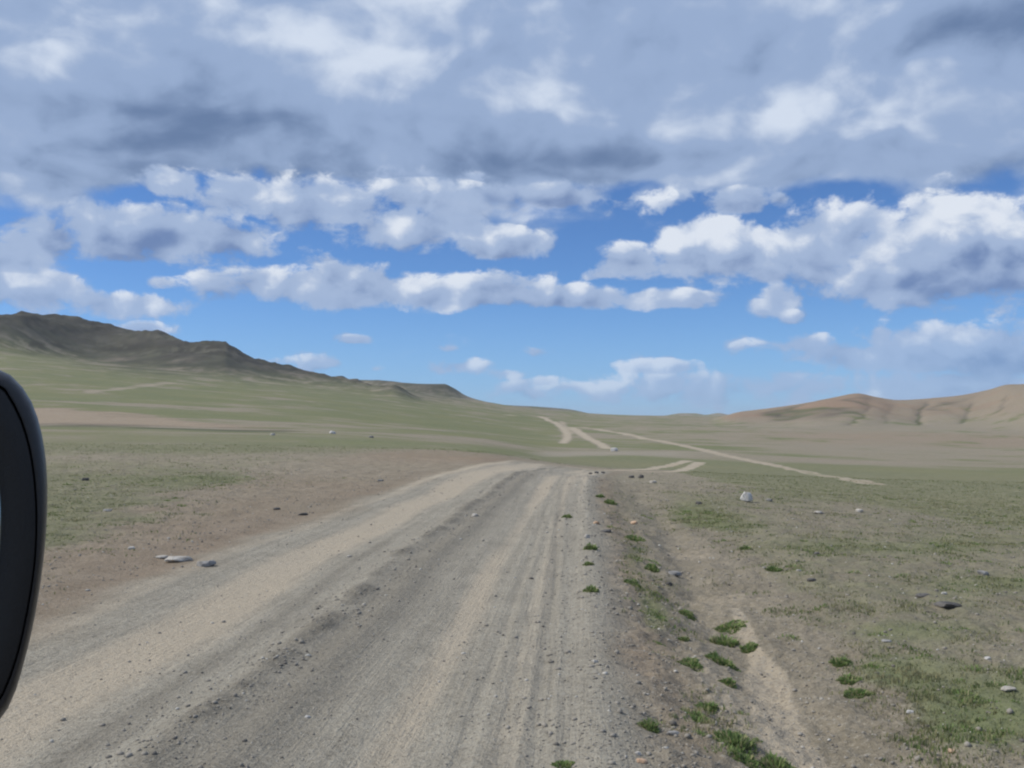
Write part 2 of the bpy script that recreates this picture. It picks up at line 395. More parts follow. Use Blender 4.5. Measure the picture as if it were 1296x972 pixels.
def dist_to(poly, w):
    """normalised distance of every ground vertex to a polyline (1 at the edge)"""
    best = np.full(X.shape, 9.0)
    n = len(poly); cum = np.concatenate([[0], np.cumsum(np.hypot(*np.diff(poly[:, :2], axis=0).T))])
    for i in range(n - 1):
        a, b = poly[i], poly[i + 1]
        lo = np.minimum(a, b)[:2] - max(w) * 3; hi = np.maximum(a, b)[:2] + max(w) * 3
        s = (X > lo[0]) & (X < hi[0]) & (Y > lo[1]) & (Y < hi[1])
        if not s.any(): continue
        ab = (b - a)[:2]; L2 = max(ab @ ab, 1e-6)
        px, py = X[s] - a[0], Y[s] - a[1]
        t = np.clip((px * ab[0] + py * ab[1]) / L2, 0, 1)
        ww = w[0] + (w[1] - w[0]) * (cum[i] + t * (cum[i + 1] - cum[i])) / cum[-1]
        best[s] = np.minimum(best[s], np.hypot(px - t * ab[0], py - t * ab[1]) / (ww / 2))
    return best
def smooth_poly(pts, per=8):
    pts = np.array(pts, float); k = np.arange(len(pts)); t = np.linspace(0, len(pts) - 1, (len(pts) - 1) * per + 1)
    return pchip(k, pts, t)
track_m = np.zeros(X.shape); track_id = np.full(X.shape, -1); track_cov = np.zeros(X.shape)
for i, (nm, pts, w, amt, lab) in enumerate(TRACKS):
    g = np.array([land(u, v, 44) for u, v in pts]); g = smooth_poly(g)
    q = dist_to(g, w) + 0.45 * fbm(X / w[0] * .5, Y / w[0] * .5, 3, 80 + i)
    m = (1 - ss(q, .35, 1.35)) * amt
    track_id[m > np.maximum(track_cov, .45 * amt)] = i
    track_cov = np.maximum(track_cov, m)
    if i in (0,): m = m * (0.75 + 0.25 * ss(np.abs(q - .1), .1, .4))
    track_m = np.maximum(track_m, m)

gul = np.exp(-(gw / .075) ** 2) * ss(rw, .10, .30) * (1 - ss(rw, .80, .97)) * ss(vnoise(A * 13, LR * 1.5, 39), -.25, .35)
for am, gl in ((.85, [(506,1174),(518,1167),(528,1160),(538,1165),(548,1156)]), (.6, [(506,1233),(518,1226),(530,1220),(540,1211)]), (.5, [(503,1094),(515,1099),(526,1090),(536,1077),(546,1070)]),
               (.35, [(515,1021),(527,1008),(536,991)]), (.45, [(497,1276),(512,1268),(526,1257)]), (.3, [(510,1130),(525,1122),(540,1118)])):
    gl = np.array(gl, float); du = UU - np.interp(VV, gl[:, 0], gl[:, 1]) + 5 * fbm(X / 45, Y / 45, 2, 66)
    ends = ss(VV, gl[0, 0], gl[0, 0] + 6) * (1 - ss(VV, gl[-1, 0] - 7, gl[-1, 0])) * (rw > .04)
    gul = np.maximum(.8 * gul * (am == .85) + gul * (am != .85), am * np.exp(-(du / (3.2 + 1.4 * vnoise(X / 60, Y / 60, 67))) ** 2) * ends)
    Z -= 2.0 * am * np.exp(-(du / 8) ** 2) * ends
# ---- what covers the land where, and where its colour is darker or paler
nA = fbm(X / 14, Y / 14, 4, 71); nB = fbm(X / 60, Y / 60, 4, 72); nC = fbm(X / 2.2, Y / 2.2, 3, 73) * (R < 200); nD = fbm(X / 350, Y / 350, 3, 75)
def spots(lst, n=None):
    m = np.zeros(X.shape)
    for (u, v, ru, rv, amt) in lst:
        q = ((UU - u) / ru) ** 2 + ((VV - v) / rv) ** 2
        m = np.maximum(m, amt * np.exp(-q))
    return m
verge_l = -5.6 - 2.6 * ss(SS_, 8, 30) - 3.2 * ss(SS_, 28, 55) + 1.2 * nA
road = ss(T, -5.0 + .35 * nC, -3.9 + .35 * nC) * (1 - ss(T, .05 + .10 * nC, .60 + .15 * nC)) * fade
bare = ss(T, verge_l - 2.2 - 1.6 * nC, verge_l + 1.2) * (1 - ss(T, .8, 2.6)) * (1 - ss(SS_, 52, 62))
dust = (gs(T, -3.30 + wob, .42) * 1.0 + .45 * gs(T, -4.35 + wob, .22) + .85 * gs(T, -1.00 + wob * .3, .17) * (0.75 + .8 * nA) + .42 * gs(T, -.40, .16) + .30 * gs(T, -.02, .10) + .3 * ss(SS_, 18, 34)) * fade
dust = np.clip(dust, 0, 1)
dark = np.clip(ss(wind, .012, .045) * .75 + .68 * gs(T, -1.78 + wob * .5, .30) * (1 - ss(SS_, 26, 44)) + .55 * gs(T, -2.62 + wob * .8, .10) * (SS_ < 14) + .35 * ss(T, .15, .4) * (1 - ss(T, .6, 1.3)) * ditch_f * ss(nC + .25, 0, .5), 0, 1) * fade  # darker along the gravel ridge, and in blotches down the road bank
dark += .15 * gs(T, -.16 - .013 * SS_, .07) * (SS_ < 28)  # slightly darker along the thin rut
# grass: strong on the band beyond the terrace edge, the left slope and round the crest
te_row = 586 + 76 * ss(UU, 700, 1360) + 3.5 * np.sin(UU / 47.0) + 7 * nA
terr = 1 - ss(VV, te_row - 5, te_row + 9)
grass = np.full(X.shape, .47) + .30 * nB + .20 * nA
right_near = ss(UU, 740, 840)
grass = np.where(R < 90, grass - .15 * right_near * (1 - terr), grass)
grass += right_near * terr * (1 - ss(R, 60, 130)) * .70
grass -= ss(UU, 780, 1100) * ss(R, 110, 300) * (.22 - .2 * nB)
grass += (1 - ss(UU, 640, 800)) * ss(R, 170, 260) * (1 - ss(R, 900, 1500)) * .18
left_near = (1 - ss(UU, 560, 700)) * (1 - ss(R, 100, 150))
grass += left_near * (.07 - .14 * nB)
patch_g = spots([(880,658,42,14,.75),(905,668,45,9,.5),(822,770,40,55,.42),(800,720,30,35,.35),(1110,855,95,26,.50),(1230,900,110,45,.50),(1170,930,90,45,.42),(1000,790,60,18,.3),(1140,800,80,12,.3),(1150,690,150,9,.25),(1240,740,90,10,.2),(890,900,40,26,.35),(880,835,22,12,.3),(300,605,120,14,.30),(480,560,160,7,.30),(640,570,70,7,.4)]) * (1 + .8 * nC)
grass += np.where(R < 90, patch_g * .65, 0)
isl = spots([(795,582,60,5.5,1.0)]) * (R > 50)
strm = .6 * ss(VV, 570, 573) * (1 - ss(VV, 577, 581)) * ss(UU + 40 * nA, 640, 730) * (1 - ss(UU + 30 * nA, 830, 900)) * (R > 50) * (1 - isl)
grass = grass * (1 - .8 * strm) + isl * .5
bank_g = ss(T, .3, .6) * (1 - ss(T, dl + .4, dl + .9)) * ditch_f
grass *= (1 - road) * (1 - (.93 - .45 * bank_g) * bare * (1 - .7 * np.clip(patch_g, 0, 1))) * (1 - track_m)
wash = dist_to(smooth_poly(np.array([land(u, v) for u, v in [(930,770),(952,815),(972,865),(984,905),(1008,950),(1030,990)]])), (.10, .34))
wash2 = dist_to(smooth_poly(np.array([land(u, v) for u, v in [(905,800),(900,850),(925,885),(960,925)]])), (.12, .30))
wsh = np.maximum(1 - ss(wash + .9 * nC, .4, 1.3), .55 * (1 - ss(wash2 + .9 * nC, .3, 1.3)))
dsand = ss(T, dl + .35, dl + .7) * (1 - ss(T, dl + 1.1, dl + 1.8)) * (1 - ss(SS_, 14, 22))
grass *= (1 - .5 * dsand) * (1 - .9 * wsh)
bt = 513 + 30 * ss(UU, 30, 420) + 5 * nA; bb = 537 + 7 * ss(UU, 60, 400) + 1.5 * nA
left_band = ss(VV, bt, bt + 7) * (1 - ss(VV, bb - 2, bb + 2)) * (1 - ss(UU, 340, 395)) * (UU > -400) * (R > 60)
grass *= 1 - .92 * left_band
cut = gs(VV, bb + 1.0, 2.2) * (1 - ss(UU, 360, 395)) * (UU > -300) * (R > 60) * ss(nB + nA, -.25, .25)      # gully bank: broken dark strip along the band's lower edge
red = np.clip(.60 * bare * (1 - road) * (1 - ss(T, .2, 1.0)) * (.75 + .6 * nA) + .6 * left_band, 0, 1)
red = np.maximum(red, ss(rw, .02, .35) * (.50 + .5 * ss(nD + 1.2 * nB, -.15, .45)) * (.6 + .4 * ss(UU, 1180, 1040)))
grass -= rw * .12
red = np.maximum(red, .35 * ss(UU, 850, 1100) * ss(R, 220, 420) * ss(nD, -.2, .4))
grass = grass * (1 - .72 * rw) + gul * .5 + .25 * spots([(1085,527,22,6,1.),(1040,540,50,6,.7)]) * (rw > .05)
rb = pchip([-700, 0, 60, 110, 200, 300, 360, 430, 560, 640, 2000], np.array([440., 432, 448, 462, 474, 479, 482, 488, 505, 500, 480]), UU[0])[None, :] + 7 * nB + 4 * nA
rockm = (1 - ss(VV, rb - 20, rb + 12 + 8 * nA)) * (R > 600) * (UU < 660)
rockm = np.clip(rockm, 0, 1)
rockm = np.maximum(rockm, ridge_w['low'] * .75)
rockm = np.maximum(rockm, rw * ss(UU, 1225, 1265) * ss(rw, .93, .99) * ss(nB + nA, .1, .5))
rockm = np.maximum(rockm, .8 * gul)
rockm = np.maximum(rockm, spots([(985,526,9,3.5,.9),(1146,503,14,3,.5)]) * (rw > .1))
rockm = np.maximum(rockm, .75 * cut)
grass = np.clip(grass, 0, 1)
crag_m = np.clip(lw * rockm * ss(crag + .6 * nA, -.10, .35) + .8 * ss(lw, .86, .97) * ss(nA + nB, -.3, .2) + .9 * spots([(50,437,40,9,1.),(150,442,40,8,.7),(232,447,30,7,.9),(275,443,26,6,1.)]) * ss(nA + nB, -.25, .15) * (R > 600), 0, 1)
pale = np.clip(np.maximum(track_m, np.maximum(.45 * dsand * (.5 + .8 * nC), .95 * wsh)), 0, 1)
pale = np.maximum(pale, .30 * strm); pale = np.maximum(pale, .42 * left_band)
pale = np.maximum(pale, rw * .15 * ss(UU, 1060, 1220) * ss(nD - nB, -.3, .3))
road = np.maximum(road, .8 * strm)

# ------------------------------------------------------------------ ground material
def new_mat(name):
    m = bpy.data.materials.new(name); m.use_nodes = True
    S.nt = m.node_tree; m.node_tree.nodes.clear()
    o = m.node_tree.nodes.new('ShaderNodeOutputMaterial'); b = m.node_tree.nodes.new('ShaderNodeBsdfPrincipled')
    m.node_tree.links.new(b.outputs[0], o.inputs[0])
    return m, b
def setc(b, c, rough=.95, spec=.15):
    S.nt.links.new(c.k, b.inputs['Base Color']) if isinstance(c, S) else setattr(b.inputs['Base Color'], 'default_value', (*c, 1))
    if isinstance(rough, S): S.nt.links.new(rough.k, b.inputs['Roughness'])
    else: b.inputs['Roughness'].default_value = rough
    b.inputs['Specular IOR Level'].default_value = spec
def bump(b, hgt, dist, strength=1.0):
    n = S.nt.nodes.new('ShaderNodeBump'); n.inputs['Distance'].default_value = dist; n.inputs['Strength'].default_value = strength
    S.put(n, 'Height', hgt); S.nt.links.new(n.outputs[0], b.inputs['Normal'])
def attr(name):
    n = S.nt.nodes.new('ShaderNodeAttribute'); n.attribute_name = name; return sep(S(n.outputs['Color']))
m_ground, b = new_mat('steppe_ground')
g = S.nt.nodes.new('ShaderNodeNewGeometry'); POS = S(g.outputs['Position'])
a_road, a_dust, a_dark = attr('mask_road'); a_grass, a_red, a_rock = attr('mask_cover'); a_pale, a_crag, a_x = attr('mask_extra')
mp = S.nt.nodes.new('ShaderNodeMapping'); S.put(mp, 0, POS); mp.inputs['Rotation'].default_value = (0, 0, R_TH)
RP = S(mp.outputs[0])
streak = noise(vop('MULTIPLY', RP, (1, .035, 1)), 9.0, 5, .6)
streak2 = noise(vop('MULTIPLY', RP, (1, .02, 1)), 38.0, 3, .6)
n_big = noise(POS, .22, 4, .55); n_mid = noise(POS, 1.7, 5, .6); n_fine = noise(POS, 16.0, 4, .65); n_far = noise(POS, .035, 5, .6)
grit = voro(POS, 75.0, 1.0, .5, feature='F1'); grit2 = noise(POS, 95.0, 3, .7)
soil = mixc(sstep(n_mid * .6 + n_fine * .4, .3, .7), (.192, .163, .120), (.290, .250, .192))
soil = mixc(sstep(n_far, .35, .65) * .5, soil, (.215, .195, .135))
soil = mixc(a_red * .95, soil, mixc(n_mid, (.200, .135, .092), (.285, .200, .142)))
grav = mixc(sstep(streak * .40 + n_mid * .25 + n_fine * .35, .34, .66), (.244, .220, .178), (.358, .326, .266))
c = mixc(a_road, soil, grav)
dusty = sstep(a_dust * 1.1 + (streak - .5) * .55 + (n_mid - .5) * .5, .22, .85)
c = mixc(dusty * .85, c, mixc(n_big, (.445, .370, .275), (.405, .352, .278)))
c = mixc(sstep(a_pale + (n_mid - .5) * .6 + (n_fine - .5) * 1.0, .2, .8) * .9, c, mixc(n_big, (.34, .275, .20), (.44, .385, .30)))
c = mixc(a_dark * sstep(n_fine * .6 + streak * .4, .25, .6) * .75, c, (.100, .090, .074))
# loose stones and grit
clod = noise(POS, 34.0, 3, .7)
c = mixc(sstep(clod, .54, .68) * .50, c, (.40, .37, .315))
c = mixc(sstep(clod, .46, .32) * .55, c, (.105, .090, .070))
c = mixc(sstep(grit2, .60, .74) * .55, c, (.42, .405, .37))
c = mixc(sstep(grit2, .40, .28) * .5, c, (.085, .078, .066))
# short grass
n_tuft = noise(POS, 4.5, 3, .65)
gn = n_big * .25 + n_mid * .30 + n_tuft * .25 + n_fine * .20
cover = sstep(gn + a_grass * .95, .84, 1.10)
green = mixc(sstep(n_mid, .35, .68), (.090, .122, .046), (.150, .170, .078))
green = mixc(sstep(n_far, .40, .62) * .55, green, (.180, .178, .080))
green = mixc(sstep(n_tuft, .55, .70) * .45, green, (.060, .082, .030))
green = mixc(a_x * .6, green, (.105, .168, .042))
c = mixc(cover * (.48 + a_x * .25 + .22 * sstep(S(vop('LENGTH', POS, out=1).k), 40.0, 160.0)), c, green)
rockc = mixc(sstep(noise(POS, .012, 5, .65), .38, .62), (.048, .047, .043), (.088, .086, .070))
c = mixc(a_rock * .85, c, rockc)
c = mixc(a_crag * .7, c, (.042, .038, .034))
setc(b, c, .97, .08)
bump(b, n_fine * .6 + clod * .5 + grit2 * .35 + streak2 * a_road * .35 - grit * .25, .032, 1.0)

# ------------------------------------------------------------------ build the sheets
NR, NC = X.shape
vid = np.arange(NR * NC).reshape(NR, NC)
quad = np.stack([vid[:-1, :-1], vid[:-1, 1:], vid[1:, 1:], vid[1:, :-1]], -1).reshape(-1, 4)[:, ::-1]
V = np.stack([X, Y, Z], -1).reshape(-1, 3)
dA = np.gradient(V.reshape(NR, NC, 3), axis=1); dR = np.gradient(V.reshape(NR, NC, 3), axis=0)
NRM = np.cross(dA, dR).reshape(-1, 3); NRM /= np.linalg.norm(NRM, axis=1, keepdims=True) + 1e-12
if NRM[:, 2].mean() < 0: NRM = -NRM
quad_n = np.cross(V[quad[:, 1]] - V[quad[:, 0]], V[quad[:, 2]] - V[quad[:, 0]])[:, 2]
quad = np.where(quad_n[:, None] < 0, quad[:, ::-1], quad)
def fmean(a): return a.reshape(-1)[quad].mean(1)
MASK = {'mask_road': (road, dust, dark), 'mask_cover': (grass, red, rockm), 'mask_extra': (pale, crag_m, np.where(R < 90, np.clip(patch_g, 0, 1), 0))}
MASK = {k: np.stack([np.broadcast_to(a, X.shape).reshape(-1) for a in v] + [np.ones(X.size)], -1).astype(np.float32) for k, v in MASK.items()}
def mesh_from(name, co, faces, mat, nv=4):
    me = bpy.data.meshes.new(name)
    me.vertices.add(len(co)); me.vertices.foreach_set('co', co.astype(np.float32).ravel())
    me.loops.add(faces.size); me.loops.foreach_set('vertex_index', faces.astype(np.int32).ravel())
    me.polygons.add(len(faces)); me.polygons.foreach_set('loop_start', np.arange(0, faces.size, nv, dtype=np.int32))
    try: me.polygons.foreach_set('loop_total', np.full(len(faces), nv, np.int32))
    except Exception: pass
    me.materials.append(mat); me.update(calc_edges=True)
    return me
def sheet(name, sel, label=None):
    f = quad[sel]; used = np.unique(f); re = np.full(NR * NC, -1); re[used] = np.arange(len(used))
    me = mesh_from(name, V[used], re[f], m_ground)
    for k, arr in MASK.items():
        at = me.attributes.new(k, 'FLOAT_COLOR', 'POINT'); at.data.foreach_set('color', arr[used].ravel())
    me.shade_smooth()
    me.normals_split_custom_set_from_vertices(NRM[used].tolist() if False else [tuple(n) for n in NRM[used]])
    o = bpy.data.objects.new(name, me); COL.objects.link(o); o['kind'] = 'structure'
    if label: o['label'] = label
    return o
fid = track_id.reshape(-1)[quad].max(1)
fid = np.where(fid == 3, 2, fid)
f_road = (fmean(road) > .5)
f_left = fmean(lw) > .22; f_mesa = (fmean(ridge_w['mesa']) > .22) & ~f_left; f_right = (fmean(rw) > .22)
f_far = (fmean(np.maximum(ridge_w['low'], ridge_w['far'])) > .22) & ~f_left & ~f_mesa & ~f_right
left_over = np.ones(len(quad), bool)
sheet('dirt_road', f_road, 'wide gravel road with two worn wheel tracks running over the crest'); left_over &= ~f_road
for i, (nm, pts, w, amt, lab) in enumerate(TRACKS):
    if i == 3: continue
    s = (fid == i) & left_over
    if s.sum(): sheet('dirt_track', s, lab); left_over &= ~s
for nm, s, lab in (('rocky_hill', f_left, 'dark rocky hill rising at left'), ('flat_topped_hill', f_mesa, 'low flat-topped hill behind the left slope'),
                   ('bare_hill', f_right, 'bare tan hill with gullies at right'), ('distant_hills', f_far, 'low far hills on the horizon')):
    s = s & left_over; sheet(nm, s, lab); left_over &= ~s
sheet('ground', left_over, 'open steppe of sparse short grass and tan soil')

# ------------------------------------------------------------------ stones
def stone_mat(name, lo, hi, spot):
    m, b = new_mat(name)
    tcn = S.nt.nodes.new('ShaderNodeTexCoord'); oi = S.nt.nodes.new('ShaderNodeObjectInfo')
    p = vop('ADD', S(tcn.outputs['Object']), vop('SCALE', comb(S(oi.outputs['Random']), 0.3, 0.7), scale=9.0))
    n = noise(p, 9.0, 5, .6); n2 = noise(p, 40.0, 3, .6)
    c = mixc(sstep(n, .36, .64), lo, hi); c = mixc(sstep(n2, .60, .70) * .6, c, spot)
    setc(b, c, .9, .2); bump(b, n2 + n, .01, .7)
    return m
SM = {'pale': stone_mat('pale_stone', (.30, .275, .24), (.46, .43, .39), (.16, .15, .13)),
      'white': stone_mat('white_stone', (.36, .345, .33), (.62, .60, .57), (.11, .10, .095)),
      'grey': stone_mat('grey_stone', (.16, .155, .15), (.28, .27, .26), (.10, .10, .10)),
      'dark': stone_mat('dark_stone', (.070, .066, .062), (.130, .122, .115), (.20, .19, .18)),
      'orange': stone_mat('orange_stone', (.38, .25, .16), (.50, .36, .26), (.25, .17, .12))}
def rock_mesh(seed, lx, ly, lz, sub=3):
    r = np.random.default_rng(seed)
    bm = bmesh.new(); bmesh.ops.create_icosphere(bm, subdivisions=sub, radius=1.0)
    co = np.array([v.co for v in bm.verts])
    for _ in range(9):                                   # chip flat faces
        n = r.normal(size=3); n /= np.linalg.norm(n); k = r.uniform(.62, .92)
        dd = co @ n; s = dd > k; co[s] -= n * (dd[s] - k)[:, None] * .85
    co[:, 2] = np.minimum(co[:, 2], .66 + .12 * (co[:, 0] * r.uniform(-1, 1) + co[:, 1] * r.uniform(-1, 1)))
    o = r.uniform(0, 50, 3)
    disp = fbm(co[:, 0] * 1.7 + o[0] + co[:, 2], co[:, 1] * 1.7 + o[1] - co[:, 2] * .7, 4, seed) * .14
    co *= (1 + disp)[:, None]
    co[:, 2] = np.where(co[:, 2] < -.35, -.35 + (co[:, 2] + .35) * .25, co[:, 2])
    co *= np.array([lx, ly, lz]) / 2
    for v, c in zip(bm.verts, co): v.co = c
    me = bpy.data.meshes.new('rock'); bm.to_mesh(me); bm.free()
    return me
def place_rock(i, u, v, wpx, asp, mat, label, name='rock', depth=.8, group=None, dmin=3.4):
    p = land(u, v, dmin); dist = float(np.hypot(p[0], p[1])); w = wpx * dist / F_PX
    hh = max(w * asp, .012)
    me = rock_mesh(100 + i, w * 1.05, w * depth, hh * 1.25); me.materials.append(SM[mat])
    o = bpy.data.objects.new(name, me); COL.objects.link(o)
    o.location = (p[0], p[1], p[2] + hh * (.34 if i == 0 else .16)); o.rotation_euler = (rng.uniform(-.1, .1), rng.uniform(-.12, .12), -float(np.arctan2(p[0], p[1])) + rng.uniform(-.35, .35))
    o['label'] = label; o['category'] = 'rock'
    if group: o['group'] = group
    return o
ROCKS = [
 (945,635,16,.95,'white','white-topped boulder standing alone on the grass right of the road, largest there'),
 (777,571,10,.70,'white','small white boulder beside the far tracks in the middle distance'),
 (228,710,34,.30,'pale','long pale flat rock lying on the brown left verge'),
 (260,716,22,.45,'grey','grey rock touching the right end of the long pale rock on left verge'),
 (206,706,16,.32,'pale','small pale stone touching the left end of the long pale verge rock'),
 (601,654,9,.75,'pale','pale stone lying alone on the gravel ridge in mid road'),
 (885,638,9,.6,'dark','dark stone left of the white boulder, on the grass'),
 (973,634,9,.5,'grey','small grey stone just right of the white boulder'),
 (1036,650,11,.5,'pale','pale flat stone on the grass, left of two pale ones near the green edge'),
 (1088,648,9,.7,'pale','pale tan stone on the grass, right of two pale ones near the green edge'),
 (747,600,5,.7,'dark','leftmost dark stone of three at the crest on the road edge'),
 (755,599,5,.8,'dark','middle dark stone of three at the crest on the road edge'),
 (763,599,5,.7,'dark','rightmost dark stone of three at the crest on the road edge'),
 (799,605,7,.8,'dark','small dark stone right of the crest, left of a pair'),
 (811,605,8,.9,'dark','bigger dark stone right of the crest, right of a pair'),
 (826,611,9,.5,'pale','pale stone on the grass just beyond the dark pair at the crest'),
 (755,663,8,.7,'orange','orange stone on the road shoulder beside the grass tufts'),
 (803,663,10,.6,'orange','orange tan stone on the bare bank right of the shoulder'),
 (766,673,15,.30,'dark','flat dark slab lying on the shoulder below the orange stone'),
 (743,681,8,1.0,'pale','upright pale stone standing behind a brownish tuft on the shoulder'),
 (853,728,20,.40,'grey','flat grey rock on the bare bank at the head of the ditch'),
 (846,740,12,.45,'dark','dark rock just below the flat grey rock at the ditch head'),
 (1166,755,18,.30,'dark','flat blackish rock in the right field, smaller of a pair'),
 (1199,767,30,.25,'dark','wide flat blackish rock in the right field, larger of a pair'),
 (1195,752,7,.6,'white','small white stone above the wide flat blackish rock'),
 (1243,726,14,.35,'grey','flat grey stone in the right field, upslope of the blackish pair'),
 (1275,873,18,.35,'pale','pale flat stone by the right edge of the picture, in green grass'),
 (1250,834,7,.6,'white','white stone at right, lone and above the pale flat stone'),
 (1122,812,11,.35,'grey','small grey stone in the right field above the green patches'),
 (1027,735,11,.45,'dark','dark stone in the middle of the right field'),
 (1011,723,6,.7,'pale','pale pebble beside the dark stone in the middle of the right field'),
 (1033,701,7,.5,'dark','small dark stone upslope in the right field'),
 (345,551,6,.8,'pale','small pale rock on the left field below the sandy band'),
 (421,549,8,.7,'white','white rock at the right end of the sandy band on the left'),
 (470,554,7,.6,'grey','small grey rock on the left field right of the white one'),
 (108,608,9,.6,'dark','dark stone on the left field near the wing mirror'),
 (136,647,11,.4,'grey','grey flat stone on the left verge'),
 (166,695,8,.6,'pale','pale stone left of the long pale verge rock'),
 (350,645,9,.5,'dark','dark stone on the brown verge beside the road, left of a pair'),
 (383,652,13,.35,'dark','flat dark stone on the brown verge beside the road, right of a pair'),
 (482,609,8,.5,'grey','small grey stone on the far left verge of the road'),
 (389,908,7,.6,'white','small white stone in the near dark gravel of the road'),
 (442,705,7,.6,'pale','pale stone on the gravel ridge between the wheel tracks'),
 (753,838,8,.6,'pale','small pale stone on the gravel shoulder above the ditch'),
 (852,930,16,.5,'grey','grey stone below the dark tuft at the foot of the bank'),
 (812,965,15,.5,'orange','reddish stone at the bottom of the picture right of the road'),
 (807,955,9,.7,'pale','pale stone touching the reddish stone at the bottom'),
 (1152,902,9,.5,'white','white stone among the green clumps at lower right'),
 (1206,952,12,.4,'orange','reddish stone among the green clumps at lower right'),
]
for i, (u, v, w, asp, mt, lab) in enumerate(ROCKS): place_rock(i, u, v, w, asp, mt, lab)

# ------------------------------------------------------------------ grass
def grass_mat(name, scale, lo, hi, extra=None):
    m, b = new_mat(name)
    geo = S.nt.nodes.new('ShaderNodeNewGeometry'); n = noise(S(geo.outputs['Position']), scale, 4, .6)
    c = mixc(sstep(n, .34, .66), lo, hi)
    if extra: c = mixc(sstep(S(geo.outputs['Random Per Island']), .55, .95), c, extra)
    setc(b, c, .8, .1)
    tr = S.nt.nodes.new('ShaderNodeBsdfTranslucent'); S.nt.links.new(c.k, tr.inputs[0])
    mx = S.nt.nodes.new('ShaderNodeMixShader'); mx.inputs[0].default_value = .35
    S.nt.links.new(b.outputs[0], mx.inputs[1]); S.nt.links.new(tr.outputs[0], mx.inputs[2])
    o = [q for q in S.nt.nodes if q.type == 'OUTPUT_MATERIAL'][0]; S.nt.links.new(mx.outputs[0], o.inputs[0])
    return m
m_tuft = grass_mat('green_grass', 14.0, (.140, .215, .072), (.230, .300, .110), (.36, .33, .19))
m_dry = grass_mat('steppe_grass', 1.6, (.250, .235, .140), (.130, .190, .062), (.26, .24, .13))
def blades(px, py, pz, hgt, wid, lean, r, droop=.35):
    """bent blades as one strip of two quads narrowing to a point: 5 verts, 3 triangles"""
    n = len(px); a = r.uniform(0, 2 * np.pi, n); la = r.uniform(0, 2 * np.pi, n) if lean is None else lean[0]
    lm = r.uniform(.15, .7, n) if lean is None else lean[1]
    bx, by = np.cos(a) * wid / 2, np.sin(a) * wid / 2
    lx, ly = np.cos(la) * lm * hgt, np.sin(la) * lm * hgt
    z1, z2 = hgt * .6, hgt * (1 - droop * lm)
    co = np.stack([np.stack([px - bx, py - by, pz - .006], -1), np.stack([px + bx, py + by, pz - .006], -1),
                   np.stack([px + lx * .4 + bx * .8, py + ly * .4 + by * .8, pz + z1], -1), np.stack([px + lx * .4 - bx * .8, py + ly * .4 - by * .8, pz + z1], -1),
                   np.stack([px + lx, py + ly, pz + z2], -1)], 1)
    k = (np.arange(n) * 5)[:, None]
    f = np.concatenate([k + np.array([[0, 1, 2]]), k + np.array([[0, 2, 3]]), k + np.array([[3, 2, 4]])], 0)
    return co.reshape(-1, 3), f
TUFTS = [  # u, v of the foot, width px, height px, label
 (918,817,34,22,'thick dark green tuft in the ditch, tallest of the upper group'),
 (924,794,42,9,'low wide green tuft at the top of the ditch group'),
 (947,822,22,12,'small green tuft right of the thickest ditch tuft'),
 (912,838,40,18,'rounded green tuft just below the thickest ditch tuft'),
 (874,843,32,12,'pale thin tuft on the left side of the ditch'),
 (922,864,22,10,'small green tuft alone in the middle of the ditch'),
 (896,897,28,16,'green tuft left of the pale wash in the lower ditch'),
 (888,913,34,13,'faint low tuft below left of another in the lower ditch'),
 (929,941,52,24,'largest bushy green tuft near the bottom of the ditch'),
 (941,960,42,12,'low green tuft directly below the largest bushy tuft'),
 (985,974,46,20,'green tuft cut by the bottom edge right of the ditch'),
 (822,921,26,18,'dark green tuft at the foot of the road bank, lower left'),
 (748,695,16,14,'brownish green tuft below the upright pale stone on the shoulder'),
 (718,655,13,7,'small tuft on the gravel edge of the road'),
 (759,629,11,6,'upper left small tuft near the crest on the shoulder'),
 (772,637,17,8,'small tuft near the crest, lower right of a pair'),
 (825,719,18,9,'green tuft on the bank left of the flat grey rock'),
 (802,740,22,10,'green tuft on the road bank beside the ditch head'),
 (749,748,19,11,'green tuft on the shoulder, lowest of the three along it'),
 (745,715,13,8,'green tuft on the shoulder, middle of the three along it'),
 (803,682,26,8,'wide dark tuft on the bank below the orange tan stone'),
 (943,696,15,10,'dark green tuft in the bare ground below the white boulder'),
 (979,723,20,10,'dark green tuft right of the bare patch, the lower of two'),
 (870,778,22,9,'thin green tuft at the upper left of the ditch'),
 (866,810,14,9,'small green tuft on the left of the ditch beside the thickest tuft'),
 (713,973,28,9,'green tuft in the gravel at the bottom edge'),
 (1064,842,26,14,'upper green clump of the column at the left of the lower right patch'),
 (1073,862,28,12,'middle green clump of the column at the left of the lower right patch'),
 (1084,878,34,12,'lower green clump of the column at the left of the lower right patch'),
 (1034,880,0,0,''),
]
def dome_heights(r, n): return np.sqrt(r.uniform(0, 1, n))
